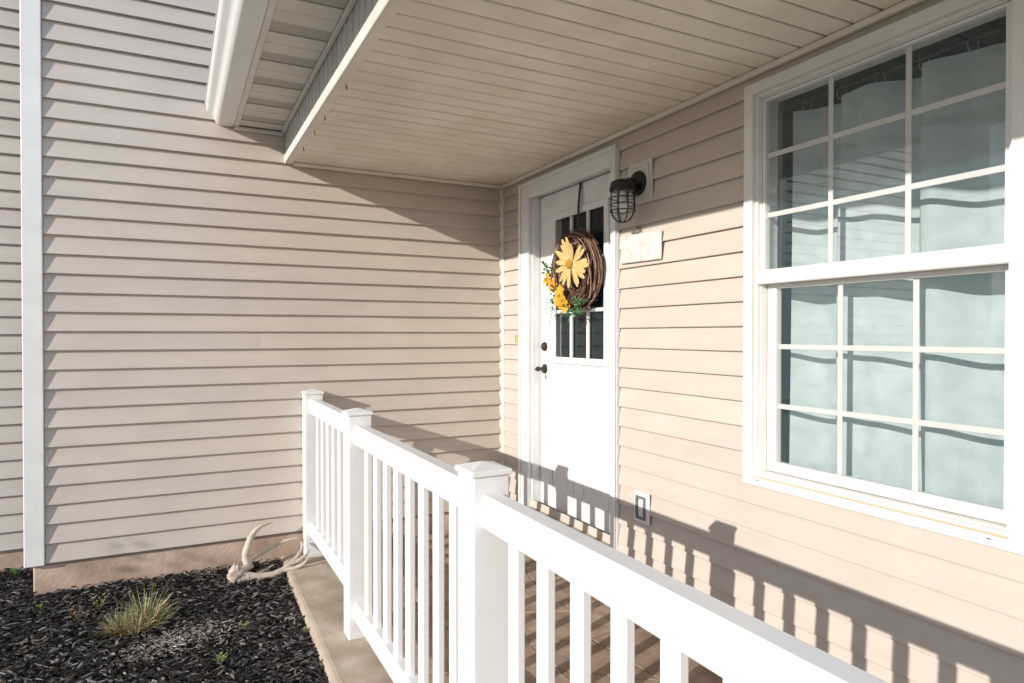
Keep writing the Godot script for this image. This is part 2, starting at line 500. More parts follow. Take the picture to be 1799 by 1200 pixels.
# ---------------------------------------------------------------- house
func build_house() -> void:
	var house := thing("house", "beige vinyl-sided house with covered porch, white door and gridded window", "house")
	var st: SurfaceTool
	# --- gable wall (left)
	st = begin()
	cbox(st, Vector3(-2.83, -1.24, -0.14), Vector3(-0.001, 3.2, -0.002), 0.0)
	var gable := made("gable_wall", st, M.sheathing, house)
	for k in 35:
		course(gable, Vector3(-2.742, -1.228 + k * E, 0.0), 2.722, 0.0, true)
	# --- recessed wall at far left
	st = begin()
	cbox(st, Vector3(-7.0, -1.24, -0.57), Vector3(-2.832, 3.2, -0.432), 0.0)
	var recess := made("recessed_wall", st, M.sheathing, house)
	for k in 35:
		course(recess, Vector3(-5.4, -1.245 + k * E, -0.43), 2.57, 0.0, false)
	st = begin()
	cbox(st, Vector3(-2.836, -1.236, -0.09), Vector3(-2.744, 3.2, 0.026), 0.004)
	made("corner_post", st, M.white_vinyl, house)
	# --- entry wall (right) with openings for door and window
	st = begin()
	var xa := 0.001; var xb := 0.14; var bot := -1.34; var top := 1.40
	for b: Array in [[-0.14, 0.40, bot, top], [0.40, 1.40, 0.96, top], [0.40, 1.40, bot, -1.16], [1.40, 2.35, bot, top], [2.35, 3.29, bot, -0.575], [2.35, 3.29, 0.985, top], [3.29, 5.2, bot, top]]:
		cbox(st, Vector3(xa, b[2], b[0]), Vector3(xb, b[3], b[1]), 0.0)
	var entry := made("entry_wall", st, M.sheathing, house)
	for k in 24:
		var y := -1.315 + k * E
		if y < -1.18:
			course(entry, Vector3(0, y, 0.034), 4.966, -PI / 2, false)
			continue
		if y > 0.93:
			course(entry, Vector3(0, y, 0.034), 4.966, -PI / 2)
			continue
		course(entry, Vector3(0, y, 0.034), 0.284, -PI / 2)
		if y < -0.62:
			course(entry, Vector3(0, y, 1.425), 3.575, -PI / 2)
		else:
			course(entry, Vector3(0, y, 1.425), 0.889, -PI / 2)
			course(entry, Vector3(0, y, 3.312), 1.688, -PI / 2)
	# inside corner post
	st = begin()
	prism(st, [Vector3(-0.034, -1.36, 0.001), Vector3(-0.034, -1.36, 0.012), Vector3(-0.022, -1.36, 0.020), Vector3(-0.020, -1.36, 0.022), Vector3(-0.012, -1.36, 0.034), Vector3(-0.001, -1.36, 0.034), Vector3(-0.001, -1.36, 0.001)], Vector3(0, 2.44, 0))
	made("inside_corner_trim", st, M.corner_vinyl, house)
	# foundations
	st = begin()
	cbox(st, Vector3(-2.80, -2.0, -0.13), Vector3(-0.0, -1.2405, -0.006), 0.006)
	made("foundation", st, M.foundation, house)
	st = begin()
	cbox(st, Vector3(-7.0, -2.0, -0.57), Vector3(-2.815, -1.2405, -0.437), 0.006)
	made("foundation", st, M.foundation, house)
	st = begin()
	cbox(st, Vector3(0.003, -2.0, 0.002), Vector3(0.138, -1.341, 5.2), 0.0)
	made("foundation", st, M.foundation, house)
	# closed rooms behind the wall
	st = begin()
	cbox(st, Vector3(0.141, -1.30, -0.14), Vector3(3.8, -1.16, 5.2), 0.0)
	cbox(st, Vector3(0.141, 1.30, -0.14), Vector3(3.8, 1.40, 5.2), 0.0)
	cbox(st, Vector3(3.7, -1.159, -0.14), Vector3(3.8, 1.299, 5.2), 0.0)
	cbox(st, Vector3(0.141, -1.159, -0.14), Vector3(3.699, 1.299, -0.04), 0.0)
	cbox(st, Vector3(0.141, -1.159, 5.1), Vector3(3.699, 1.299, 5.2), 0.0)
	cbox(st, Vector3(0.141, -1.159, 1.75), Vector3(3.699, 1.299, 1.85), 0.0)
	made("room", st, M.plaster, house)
	# roof over porch and rooms
	st = begin()
	prism(st, [Vector3(-1.93, 1.372, 0.03), Vector3(3.9, 3.2, 0.03), Vector3(3.9, 3.08, 0.03), Vector3(-1.80, 1.30, 0.03), Vector3(-1.80, 1.356, 0.03), Vector3(-1.93, 1.362, 0.03)], Vector3(0, 0, 6.2))
	made("roof", st, M.roofing, house)
	# gutter
	st = begin()
	var outer := [Vector2(-1.802, 1.362), Vector2(-1.802, 1.240), Vector2(-1.872, 1.239), Vector2(-1.886, 1.243), Vector2(-1.899, 1.256), Vector2(-1.906, 1.272), Vector2(-1.915, 1.287), Vector2(-1.930, 1.299), Vector2(-1.943, 1.310), Vector2(-1.949, 1.325), Vector2(-1.951, 1.352), Vector2(-1.957, 1.356), Vector2(-1.955, 1.364), Vector2(-1.940, 1.364)]
	var gp := []
	var cv := Curve2D.new()
	for i in outer.size():
		var t: Vector2 = (outer[mini(i + 1, outer.size() - 1)] - outer[maxi(i - 1, 0)]) / 6.0
		if i in [0, 1, 2, 13]: t = Vector2.ZERO
		cv.add_point(outer[i], -t, t)
	var fine := []
	for i in outer.size():
		fine.append(outer[i])
		if i >= 2 and i < outer.size() - 2:
			for k in [1, 2]: fine.append(cv.sample(i, k / 3.0))
	outer = fine
	for p: Vector2 in outer: gp.append(Vector3(p.x, p.y, 0.016))
	for p: Vector2 in [Vector2(-1.940, 1.330), Vector2(-1.925, 1.304), Vector2(-1.905, 1.290), Vector2(-1.893, 1.262), Vector2(-1.880, 1.246), Vector2(-1.808, 1.245), Vector2(-1.808, 1.362)]:
		gp.append(Vector3(p.x, p.y, 0.016))
	prism(st, gp, Vector3(0, 0, 6.2))
	var gutter := made("gutter", st, M.gutter_metal, house)
	st = begin()
	prism(st, outer.map(func(p: Vector2) -> Vector3: return Vector3(p.x, p.y, 0.0135)), Vector3(0, 0, 0.002))
	made("end_cap", st, M.gutter_metal, gutter)
	slab("soffit_trim", Vector3(-1.800, 1.244, 0.014), Vector3(-1.770, 1.262, 6.2), M.trim_vinyl, house)
	slab("wall_channel", Vector3(-1.800, 1.222, 0.014), Vector3(-1.513, 1.2435, 0.030), M.trim_vinyl, house, 0.002)
	# vented soffit
	st = begin()
	cbox(st, Vector3(-1.80, 1.275, 0.014), Vector3(-1.50, 1.285, 6.2), 0.0)
	var soffit := made("soffit", st, M.dark_gap, house)
	for k in 56:
		var z := 0.031 + k * 0.1057
		if k % 3 == 1:
			slab("soffit_vent_strip", Vector3(-1.7695, 1.256, z), Vector3(-1.531, 1.262, z + 0.1050), M.soffit_vent, soffit, 0.001)
		else:
			slab("soffit_strip", Vector3(-1.7695, 1.250, z + 0.001), Vector3(-1.531, 1.258, z + 0.1035), M.soffit_vinyl, soffit, 0.003)
	slab("soffit_inner_trim", Vector3(-1.530, 1.238, 0.031), Vector3(-1.509, 1.262, 6.2), M.trim_vinyl, house)
	# frieze of upright ribs and beam trim
	st = begin()
	cbox(st, Vector3(-1.497, 1.0985, 0.014), Vector3(-1.462, 1.30, 6.2), 0.0)
	var frieze := made("frieze", st, M.dark_gap, house)
	for k in 66:
		var z := 0.016 + k * 0.0935
		slab("frieze_board", Vector3(-1.508, 1.107, z), Vector3(-1.4975, 1.249, z + 0.0585), M.frieze_vinyl, frieze, 0.003)
		slab("frieze_board", Vector3(-1.505, 1.107, z + 0.061), Vector3(-1.4975, 1.249, z + 0.0915), M.frieze_vinyl, frieze, 0.002)
	st = begin()
	cbox(st, Vector3(-1.5045, 1.057, 0.014), Vector3(-1.463, 1.0980, 6.2), 0.002)
	var beam := made("porch_beam", st, M.ceiling_vinyl, house)
	slab("beam_lip", Vector3(-1.5135, 1.053, 0.014), Vector3(-1.5048, 1.1055, 6.2), M.trim_vinyl, house)
	for z: float in [0.445, 0.779, 1.036, 1.489]:
		st = begin()
		var pts := []
		var rad := []
		for i in 10:
			var a := -PI / 2 + i * 0.52
			pts.append(Vector3(-1.470 + 0.004 * rng.randf(), 1.039 + 0.009 * sin(a), z + 0.009 * cos(a)))
			rad.append(0.0016)
		pts.append(Vector3(-1.470, 1.0575, z)); rad.append(0.0016)
		tube(st, pts, rad, 5)
		made("cup_hook", st, M.bronze, beam)
	# porch ceiling
	st = begin()
	cbox(st, Vector3(-1.461, 1.092, 0.002), Vector3(-0.002, 1.10, 6.2), 0.0)
	var ceiling := made("porch_ceiling", st, M.dark_gap, house)
	for k in 58:
		var z := 0.0176 + k * 0.10665
		var off := rng.randf_range(-0.0006, 0.0006)
		slab("ceiling_plank", Vector3(-1.462, 1.0700 + off, z + 0.0048), Vector3(-0.014, 1.0835 + off, z + 0.1019), M.ceiling_vinyl, ceiling, 0.0065)
	slab("ceiling_trim", Vector3(-1.459, 1.046, 0.0145), Vector3(-0.036, 1.0685, 0.032), M.ceiling_vinyl, ceiling)
	slab("ceiling_trim", Vector3(-0.036, 1.046, 0.036), Vector3(-0.0145, 1.0685, 5.0), M.ceiling_vinyl, ceiling)
	build_door(house)
	build_window(house)

func build_door(house: Node3D) -> void:
	var door := Node3D.new()
	door.name = "front_door"
	house.add_child(door)
	var W: Material = M.door_paint
	# casing with a raised outer bead, jambs, head, threshold
	for s: Array in [[0.312, 0.428, 0.312, 0.335], [1.362, 1.420, 1.397, 1.420]]:
		slab("casing", Vector3(-0.030, -1.165, s[0]), Vector3(0.0, 0.999, s[1]), W, door, 0.005)
		slab("casing_bead", Vector3(-0.041, -1.165, s[2]), Vector3(-0.0302, 1.010, s[3]), W, door, 0.004)
	slab("casing", Vector3(-0.030, 0.905, 0.4285), Vector3(0.0, 0.999, 1.3615), W, door, 0.005)
	slab("casing_bead", Vector3(-0.041, 0.985, 0.3355), Vector3(-0.0302, 1.010, 1.3965), W, door, 0.004)
	slab("jamb", Vector3(0.0005, -1.155, 0.405), Vector3(0.118, 0.955, 0.436), W, door, 0.003)
	slab("jamb", Vector3(0.0005, -1.155, 1.3585), Vector3(0.118, 0.955, 1.397), W, door, 0.003)
	slab("jamb", Vector3(0.0005, 0.918, 0.4365), Vector3(0.118, 0.955, 1.358), W, door, 0.003)
	slab("threshold", Vector3(-0.050, -1.168, 0.430), Vector3(0.130, -1.142, 1.3595), M.wood_sill, door, 0.004)
	slab("door_stop", Vector3(0.066, -1.141, 0.4362), Vector3(0.116, 0.917, 0.4435), M.dark_gap, door, 0.001)
	# slab: stiles and rails round the glazed opening
	var st := begin()
	var x0 := 0.060; var x1 := 0.104
	cbox(st, Vector3(x0, -1.125, 0.444), Vector3(x1, 0.910, 0.640), 0.002)
	cbox(st, Vector3(x0, -1.125, 1.205), Vector3(x1, 0.910, 1.3545), 0.002)
	cbox(st, Vector3(x0 + 0.0005, 0.745, 0.640), Vector3(x1, 0.910, 1.205), 0.0)
	cbox(st, Vector3(x0 + 0.0005, -1.125, 0.640), Vector3(x1, -0.155, 1.205), 0.0)
	made("door_leaf", st, W, door)
	slab("sweep", Vector3(0.058, -1.1405, 0.446), Vector3(0.100, -1.1255, 1.353), M.dark_gap, door, 0.001)
	# glazing frame
	var zl := 0.612; var zr := 1.232; var yt := 0.772; var yb := -0.182; var f := 0.042
	for b: Array in [[zl, zl + f, yb, yt], [zr - f, zr, yb, yt], [zl + f, zr - f, yt - f, yt], [zl + f, zr - f, yb, yb + f]]:
		slab("glazing_frame", Vector3(0.046, b[2], b[0]), Vector3(0.0598, b[3], b[1]), W, door, 0.005)
	var gl := zl + f; var gr := zr - f; var gt := yt - f; var gb := yb + f
	var cols := [gl, 0.836, 1.020, gr]
	var rows := [gb, 0.145, 0.449, gt]
	for k in [1, 2]:
		slab("muntin", Vector3(0.049, gb, cols[k] - 0.011), Vector3(0.067, gt, cols[k] + 0.011), W, door, 0.004)
		for c in 3:
			slab("muntin", Vector3(0.0495, rows[k] - 0.011, cols[c] + 0.011), Vector3(0.0665, rows[k] + 0.011, cols[c + 1] - 0.011), W, door, 0.004)
	for c in 3:
		for r in 3:
			pane(Vector3(0.070, rows[r], cols[c]), Vector3(0.070, rows[r + 1], cols[c + 1]), door)
	# two embossed panels below the glass
	for zp: Array in [[0.575, 0.855], [0.945, 1.225]]:
		var s := begin()
		for b: Array in [[zp[0], zp[0] + 0.028, -1.00, -0.34], [zp[1] - 0.028, zp[1], -1.00, -0.34], [zp[0] + 0.028, zp[1] - 0.028, -0.368, -0.34], [zp[0] + 0.028, zp[1] - 0.028, -1.00, -0.972]]:
			cbox(s, Vector3(0.053, b[2], b[0]), Vector3(0.0600, b[3], b[1]), 0.0065)
		cbox(s, Vector3(0.056, -0.93, zp[0] + 0.07), Vector3(0.0600, -0.41, zp[1] - 0.07), 0.0035)
		made("raised_panel", s, W, door)
	# hardware
	var h := begin()
	lathe(h, Vector3(0.060, -0.078, 0.506), [Vector2(0.0305, 0), Vector2(0.0305, 0.008), Vector2(0.026, 0.018), Vector2(0.012, 0.021), Vector2(0.0, 0.0215)], 20, Vector3.LEFT)
	made("deadbolt", h, M.bronze, door)
	h = begin()
	lathe(h, Vector3(0.060, -0.224, 0.506), [Vector2(0.032, 0), Vector2(0.032, 0.006), Vector2(0.028, 0.012), Vector2(0.014, 0.015), Vector2(0.010, 0.042), Vector2(0.015, 0.046), Vector2(0.017, 0.056), Vector2(0.013, 0.064), Vector2(0.0, 0.066)], 20, Vector3.LEFT)
	tube(h, [Vector3(0.006, -0.224, 0.505), Vector3(0.004, -0.225, 0.490), Vector3(0.006, -0.230, 0.470)], [0.009, 0.008, 0.006], 8)
	made("door_handle", h, M.bronze, door)
	h = begin()
	tube(h, [Vector3(0.050, -0.250, 0.515), Vector3(0.046, -0.262, 0.522), Vector3(0.052, -0.280, 0.524), Vector3(0.055, -0.290, 0.520)], [0.002, 0.004, 0.005, 0.003], 5)
	made("key", h, M.nickel, door)
	h = begin()
	cbox(h, Vector3(-0.026, -0.055, 0.236), Vector3(-0.004, 0.000, 0.262), 0.004)
	made("doorbell_button", h, M.brass, house)

func pane(lo: Vector3, hi: Vector3, parent: Node, m: Material = null) -> void:
	var st := begin()
	quad(st, lo, Vector3(lo.x, hi.y, lo.z), hi, Vector3(lo.x, lo.y, hi.z), Vector3.LEFT)
	made("pane", st, m if m else M.glass, parent)

# four mitred members of a frame in the plane of the entry wall
func mitred(called: String, zo: Array, yo: Array, zi: Array, yi: Array, x0: float, x1: float, m: Material, parent: Node) -> void:
	var o := [Vector2(zo[0], yo[0]), Vector2(zo[1], yo[0]), Vector2(zo[1], yo[1]), Vector2(zo[0], yo[1])]
	var n := [Vector2(zi[0], yi[0]), Vector2(zi[1], yi[0]), Vector2(zi[1], yi[1]), Vector2(zi[0], yi[1])]
	for k in 4:
		var l := (k + 1) % 4
		var st := begin()
		var along: Vector2 = (o[l] - o[k]).normalized() * 0.0004
		var poly := []
		for p: Vector2 in [o[k] + along, o[l] - along, n[l] - along, n[k] + along]:
			poly.append(Vector3(x0, p.y, p.x))
		prism(st, poly, Vector3(x1 - x0, 0, 0))
		made(called, st, m, parent)

func build_window(house: Node3D) -> void:
	var win := Node3D.new()
	win.name = "window"
	house.add_child(win)
	var V: Material = M.window_vinyl
	# outer casing and stepped frame
	mitred("casing", [2.302, 3.326], [-0.609, 1.014], [2.347, 3.281], [-0.577, 0.972], -0.030, 0.0005, V, win)
	mitred("frame", [2.3475, 3.2805], [-0.5765, 0.9715], [2.360, 3.268], [-0.563, 0.958], -0.012, 0.095, V, win)
	mitred("frame_stop", [2.3605, 3.2675], [-0.5625, 0.9575], [2.366, 3.262], [-0.556, 0.952], 0.004, 0.094, V, win)
	# upper sash (outer)
	mitred("upper_sash", [2.3685, 3.2595], [0.205, 0.9495], [2.380, 3.248], [0.262, 0.940], 0.006, 0.034, V, win)
	slab("meeting_rail", Vector3(-0.016, 0.203, 2.3475), Vector3(0.0058, 0.260, 3.2805), V, win, 0.004)
	# lower sash (inner)
	mitred("lower_sash", [2.3700, 3.2580], [-0.5515, 0.230], [2.412, 3.236], [-0.513, 0.186], 0.036, 0.066, V, win)
	for d: Array in [[0.016, 2.380, 3.248, 0.262, 0.940, [2.668, 2.956], [0.482, 0.722]], [0.046, 2.412, 3.236, -0.513, 0.186, [2.688, 2.966], [-0.288, -0.048]]]:
		var x: float = d[0]
		pane(Vector3(x, d[3], d[1]), Vector3(x, d[4], d[2]), win)
		for z: float in d[5]:
			slab("muntin", Vector3(x + 0.004, d[3], z - 0.010), Vector3(x + 0.010, d[4], z + 0.010), V, win, 0.002)
		var zs := [d[1], d[5][0], d[5][1], d[2]]
		for y: float in d[6]:
			for k in 3:
				slab("muntin", Vector3(x + 0.0042, y - 0.010, zs[k] + (0.010 if k > 0 else 0.0)), Vector3(x + 0.0098, y + 0.010, zs[k + 1] - (0.010 if k < 2 else 0.0)), V, win, 0.002)
		pane(Vector3(x + 0.014, d[3], d[1]), Vector3(x + 0.014, d[4], d[2]), win)
	# weep holes
	for z: float in [2.375, 3.225]:
		slab("weep_hole", Vector3(-0.0315, -0.589, z), Vector3(-0.0301, -0.586, z + 0.012), M.dark_gap, win, 0.0)
	# rust-brown water line along the frame joint
	slab("joint_stain", Vector3(-0.0135, -0.5780, 2.350), Vector3(-0.0121, -0.5735, 3.276), M.caulk_stain, win, 0.0)
	# curtain on a rod with rings, hung inside
	var cur := thing("curtain", "pale grey-green curtain hanging in folds behind the window", "curtain", Vector3(0.2, -0.62, 2.8))
	var st := begin()
	var nz := 150; var ny := 10
	var pts := []
	for i in nz + 1:
		var z := 2.385 + 1.13 * i / nz
		var col := []
		for j in ny + 1:
			var v := float(j) / ny
			var ph := fposmod((z - 2.620 + 0.010 * sin(v * 3.0)) / 0.318, 1.0)
			var d := 0.140 + 0.090 * (sst(0.0, 0.86, ph) - sst(0.86, 1.0, ph)) + 0.014 * sin(z * 31.0 + v * 1.5)
			var topy := 0.915 + 0.005 * sin(z * 19.0)
			col.append(Vector3(d - 0.2, lerpf(-0.60, topy, v) + 0.62, z - 2.8))
		pts.append(col)
	st.set_smooth_group(1)
	for i in nz:
		for j in ny:
			for t: Array in [[pts[i][j], pts[i + 1][j], pts[i + 1][j + 1]], [pts[i][j], pts[i + 1][j + 1], pts[i][j + 1]]]:
				var v: Array = t.duplicate()
				if (v[1] - v[0]).cross(v[2] - v[0]).dot(Vector3.LEFT) > 0: v.reverse()
				for p: Vector3 in v: st.add_vertex(p)
	st.generate_normals()
	made("drape", st, M.curtain, cur)
	st = begin()
	tube(st, [Vector3(0.0, 1.58, -0.56), Vector3(0.0, 1.58, 0.75)], [0.009, 0.009], 10)
	made("rod", st, M.bronze, cur)
	for k in 7:
		st = begin()
		var ring := []
		var rr := []
		for i in 13:
			var a := TAU * i / 12.0
			ring.append(Vector3(0.02 * cos(a), 1.562 + 0.028 * sin(a), -0.38 + k * 0.159 + 0.006 * cos(a)))
			rr.append(0.0028)
		tube(st, ring, rr, 5, false)
		made("ring", st, M.nickel, cur)

# ---------------------------------------------------------------- railing
func build_railing() -> void:
	var rail := thing("porch_railing", "white vinyl porch railing with square posts, flat caps and pickets", "railing", Vector3(-1.355, -1.4, 0.0))
	var o := rail.position
	var posts := [[0.016, 0.120, -0.352], [1.150, 1.258, -0.358], [2.575, 2.687, -0.366], [4.16, 4.27, -0.366]]
	for p: Array in posts:
		var st := begin()
		cbox(st, Vector3(-1.410, porch_y(p[0]) - 0.004, p[0]) - o, Vector3(-1.302, p[2] - 0.012, p[1]) - o, 0.004)
		var post := made("post", st, M.white_vinyl, rail)
		st = begin()
		var lo := Vector3(-1.4165, p[2] - 0.016, p[0] - 0.0065 if p[0] > 0.1 else 0.0145) - o
		var hi := Vector3(-1.2955, p[2], p[1] + 0.0065) - o
		cbox(st, lo, hi, 0.0025)
		var b := 0.004
		var q := [Vector3(lo.x + b, hi.y, lo.z + b), Vector3(hi.x - b, hi.y, lo.z + b), Vector3(hi.x - b, hi.y, hi.z - b), Vector3(lo.x + b, hi.y, hi.z - b)]
		var c := (lo + hi) / 2
		var tip := Vector3(c.x, hi.y + 0.016, c.z)
		for k in 4:
			var e: Vector3 = q[k]; var f: Vector3 = q[(k + 1) % 4]
			var g := tip + (e - tip) * 0.12; var h := tip + (f - tip) * 0.12
			quad(st, e, f, h, g, (e + f) / 2 - c + Vector3.UP * 0.3)
			face(st, g, h, tip + Vector3(0, -0.001, 0), Vector3.UP)
		made("cap", st, M.white_vinyl, post)
	var tops := [[-0.395, -0.486], [-0.417, -0.509], [-0.430, -0.522]]
	var bots := [[-1.150, -1.240], [-1.236, -1.326], [-1.268, -1.358]]
	var counts := [6, 8, 9]
	for s in 3:
		var za: float = posts[s][1] + 0.0005; var zb: float = posts[s + 1][0] - 0.0005
		slab("top_rail", Vector3(-1.3825, tops[s][1], za) - o, Vector3(-1.3280, tops[s][0], zb) - o, M.white_vinyl, rail, 0.005)
		slab("bottom_rail", Vector3(-1.3825, bots[s][1], za) - o, Vector3(-1.3280, bots[s][0], zb) - o, M.white_vinyl, rail, 0.005)
		var pitch: float = (zb - za) / (counts[s] + 1)
		for k in counts[s]:
			var z: float = za + pitch * (k + 1)
			slab("baluster", Vector3(-1.3690, bots[s][0] - 0.003, z - 0.0255) - o, Vector3(-1.3440, tops[s][1] + 0.003, z + 0.0255) - o, M.white_vinyl, rail, 0.004)

# ---------------------------------------------------------------- wall fittings
func build_lamp() -> void:
	var c := Vector3(0.0, 0.770, 1.608)
	var lamp := thing("wall_lamp", "black caged jar lantern on a white block beside the door", "lamp", c)
	var st := begin()
	cbox(st, Vector3(-0.024, -0.105, -0.095), Vector3(-0.0145, 0.105, 0.095), 0.004)
	cbox(st, Vector3(-0.030, -0.083, -0.073), Vector3(-0.0242, 0.083, 0.073), 0.004)
	made("mounting_block", st, M.corner_vinyl, lamp)
	st = begin()
	lathe(st, Vector3(-0.0302, -0.008, 0), [Vector2(0.062, 0), Vector2(0.062, 0.010), Vector2(0.056, 0.018), Vector2(0.030, 0.024), Vector2(0.022, 0.030), Vector2(0.022, 0.060), Vector2(0, 0.061)], 28, Vector3.LEFT)
	made("back_plate", st, M.black_metal, lamp)
	var jc := Vector3(-0.128, -0.05, 0)
	st = begin()
	lathe(st, jc, [Vector2(0.0, 0.050), Vector2(0.040, 0.048), Vector2(0.056, 0.040), Vector2(0.062, 0.028), Vector2(0.062, 0.016), Vector2(0.066, 0.014), Vector2(0.066, -0.004), Vector2(0.058, -0.006), Vector2(0.0, -0.006)], 28)
	tube(st, [Vector3(-0.055, -0.008, 0), Vector3(-0.095, -0.010, 0)], [0.022, 0.026], 12)
	made("lamp_cap", st, M.black_metal, lamp)
	st = begin()
	var jar := []
	for k in 10:
		var a := k / 9.0 * PI / 2
		jar.append(Vector2(0.052 * cos(a) if k < 9 else 0.0, -0.085 - 0.066 * sin(a)))
	jar.push_front(Vector2(0.052, -0.008))
	lathe(st, jc, jar, 24)
	made("glass_jar", st, M.jar_glass, lamp)
	st = begin()
	lathe(st, jc, [Vector2(0.013, -0.008), Vector2(0.013, -0.03), Vector2(0.02, -0.05), Vector2(0.027, -0.075), Vector2(0.024, -0.097), Vector2(0.012, -0.108), Vector2(0, -0.110)], 16)
	made("bulb", st, mat("bulb_glass", Color(0.72, 0.70, 0.66), 0.2), lamp)
	for k in 4:
		st = begin()
		var a := PI * k / 4.0 + 0.2
		var d := Vector3(cos(a), 0, sin(a))
		var pts := [jc + d * 0.0615 + Vector3(0, -0.004, 0)]
		for i in 9:
			var t := PI * i / 8.0
			pts.append(jc + d * 0.0615 * cos(t) + Vector3(0, -0.092 - 0.070 * sin(t), 0))
		pts.append(jc - d * 0.0615 + Vector3(0, -0.004, 0))
		tube(st, pts, pts.map(func(_p: Vector3) -> float: return 0.0031), 5)
		made("cage_bar", st, M.black_metal, lamp)
	for y: float in [-0.040, -0.072, -0.104]:
		st = begin()
		var pts := []
		for i in 25:
			var a := TAU * i / 24.0
			pts.append(jc + Vector3(0.0625 * cos(a), y, 0.0625 * sin(a)))
		tube(st, pts, pts.map(func(_p: Vector3) -> float: return 0.0030), 5, false)
		made("cage_ring", st, M.black_metal, lamp)

func build_sign() -> void:
	var sign_ := thing("wall_sign", "small blank whitewashed board hanging on the siding below the lantern", "sign", Vector3(-0.018, 0.440, 1.622))
	sign_.rotation.x = 0.02
	var st := begin()
	cbox(st, Vector3(-0.016, -0.072, -0.162), Vector3(-0.004, 0.070, 0.162), 0.003)
	made("board", st, M.sign_board, sign_)
	st = begin()
	tube(st, [Vector3(-0.010, 0.068, -0.075), Vector3(-0.010, 0.088, -0.055), Vector3(-0.008, 0.098, -0.030), Vector3(-0.010, 0.090, -0.008), Vector3(-0.010, 0.068, 0.008)], [0.002, 0.002, 0.002, 0.002, 0.002], 5)
	made("wire_loop", st, M.rust_wire, sign_)
	st = begin()
	tube(st, [Vector3(0.010, 0.104, -0.030), Vector3(-0.010, 0.104, -0.030), Vector3(-0.014, 0.110, -0.030)], [0.003, 0.003, 0.004], 6)
	made("nail", st, M.rust_wire, sign_)

func build_outlet() -> void:
	var o := thing("wall_outlet", "white outlet block with grey weather cover low on the siding", "outlet", Vector3(0, -0.872, 1.628))
	var st := begin()
	cbox(st, Vector3(-0.026, -0.078, -0.060), Vector3(-0.0145, 0.078, 0.060), 0.004)
	made("mounting_block", st, M.white_vinyl, o)
	for b: Array in [[-0.058, -0.045, -0.038, 0.038], [0.045, 0.058, -0.038, 0.038], [-0.0448, 0.0448, -0.038, -0.026], [-0.0448, 0.0448, 0.026, 0.038]]:
		slab("cover_frame", Vector3(-0.036, b[0], b[2]), Vector3(-0.0262, b[1], b[3]), M.outlet_grey, o, 0.003)
	slab("receptacle", Vector3(-0.031, -0.034, -0.017), Vector3(-0.0262, 0.034, 0.017), M.white_vinyl, o, 0.003)
	slab("cover_plate", Vector3(-0.029, -0.0445, -0.0255), Vector3(-0.0262, 0.0445, -0.018), M.outlet_grey, o, 0.001)
	slab("cover_plate", Vector3(-0.029, -0.0445, 0.018), Vector3(-0.0262, 0.0445, 0.0255), M.outlet_grey, o, 0.001)
	for y: float in [-0.018, 0.016]:
		for z: float in [-0.006, 0.006]:
			slab("slot", Vector3(-0.0318, y - 0.005, z - 0.001), Vector3(-0.0311, y + 0.005, z + 0.001), M.dark_gap, o, 0.0)

# ---------------------------------------------------------------- wreath
func petal(length: float, width: float, curl: float) -> SurfaceTool:
	# lies along +y from the origin, faces -x
	var st := begin()
	var rows := []
	for i in 6:
		var t := i / 5.0
		var w: float = width * [0.35, 0.70, 0.95, 1.05, 0.95, 0.40][i] * 0.5
		var lift := -curl * t * t
		rows.append([Vector3(lift + 0.10 * width, t * length, -w), Vector3(lift - 0.05 * width, t * length, 0), Vector3(lift + 0.10 * width, t * length, w)])
	st.set_smooth_group(1)
	for i in 5:
		for k in 2:
			for t: Array in [[rows[i][k], rows[i][k + 1], rows[i + 1][k + 1]], [rows[i][k], rows[i + 1][k + 1], rows[i + 1][k]]]:
				var v: Array = t.duplicate()
				if (v[1] - v[0]).cross(v[2] - v[0]).dot(Vector3.LEFT) > 0: v.reverse()
				for p: Vector3 in v: st.add_vertex(p)
	st.generate_normals()
	return st

func flower(parent: Node, called: String, at: Vector3, radius: float, petals: int, m: Material, facing: Vector3, wide := 0.34) -> void:
	var f := Node3D.new()
	f.name = called
	parent.add_child(f, true)
	f.position = at
	f.basis = Basis(Quaternion(Vector3.LEFT, facing.normalized()))
	var meshes := []
	for k in 3:
		meshes.append(finish(petal(radius * [1.0, 0.9, 0.82][k], radius * wide * [1.0, 0.9, 1.08][k], radius * [0.10, -0.05, 0.25][k]), m))
	for k in petals:
		var p := put("petal", meshes[rng.randi() % 3], f)
		p.rotation = Vector3(TAU * (k + rng.randf_range(-0.22, 0.22)) / petals, 0, 0)
		p.rotate_object_local(Vector3.BACK, rng.randf_range(-0.22, 0.25))
		p.position = Vector3(-0.004 * (k % 3), 0, 0)
	var st := begin()
	lathe(st, Vector3(-0.002, 0, 0), [Vector2(radius * 0.17, -0.004), Vector2(radius * 0.19, 0.008), Vector2(radius * 0.14, 0.020), Vector2(0, 0.026)], 14, Vector3.LEFT)
	made("flower_eye", st, M.flower_eye, f)

func leaf_tri(st: SurfaceTool, p: Vector3, dir: Vector3, side: Vector3, length: float, width: float, col: Color) -> void:
	var n := dir.cross(side).normalized()
	var mid := p + dir * length * 0.5
	var q := [p, mid + side * width / 2, p + dir * length, mid - side * width / 2]
	for t: Array in [[0, 1, 2], [0, 2, 3]]:
		for k: int in t:
			st.set_color(col); st.set_normal(n); st.set_uv(Vector2.ZERO); st.add_vertex(q[k])

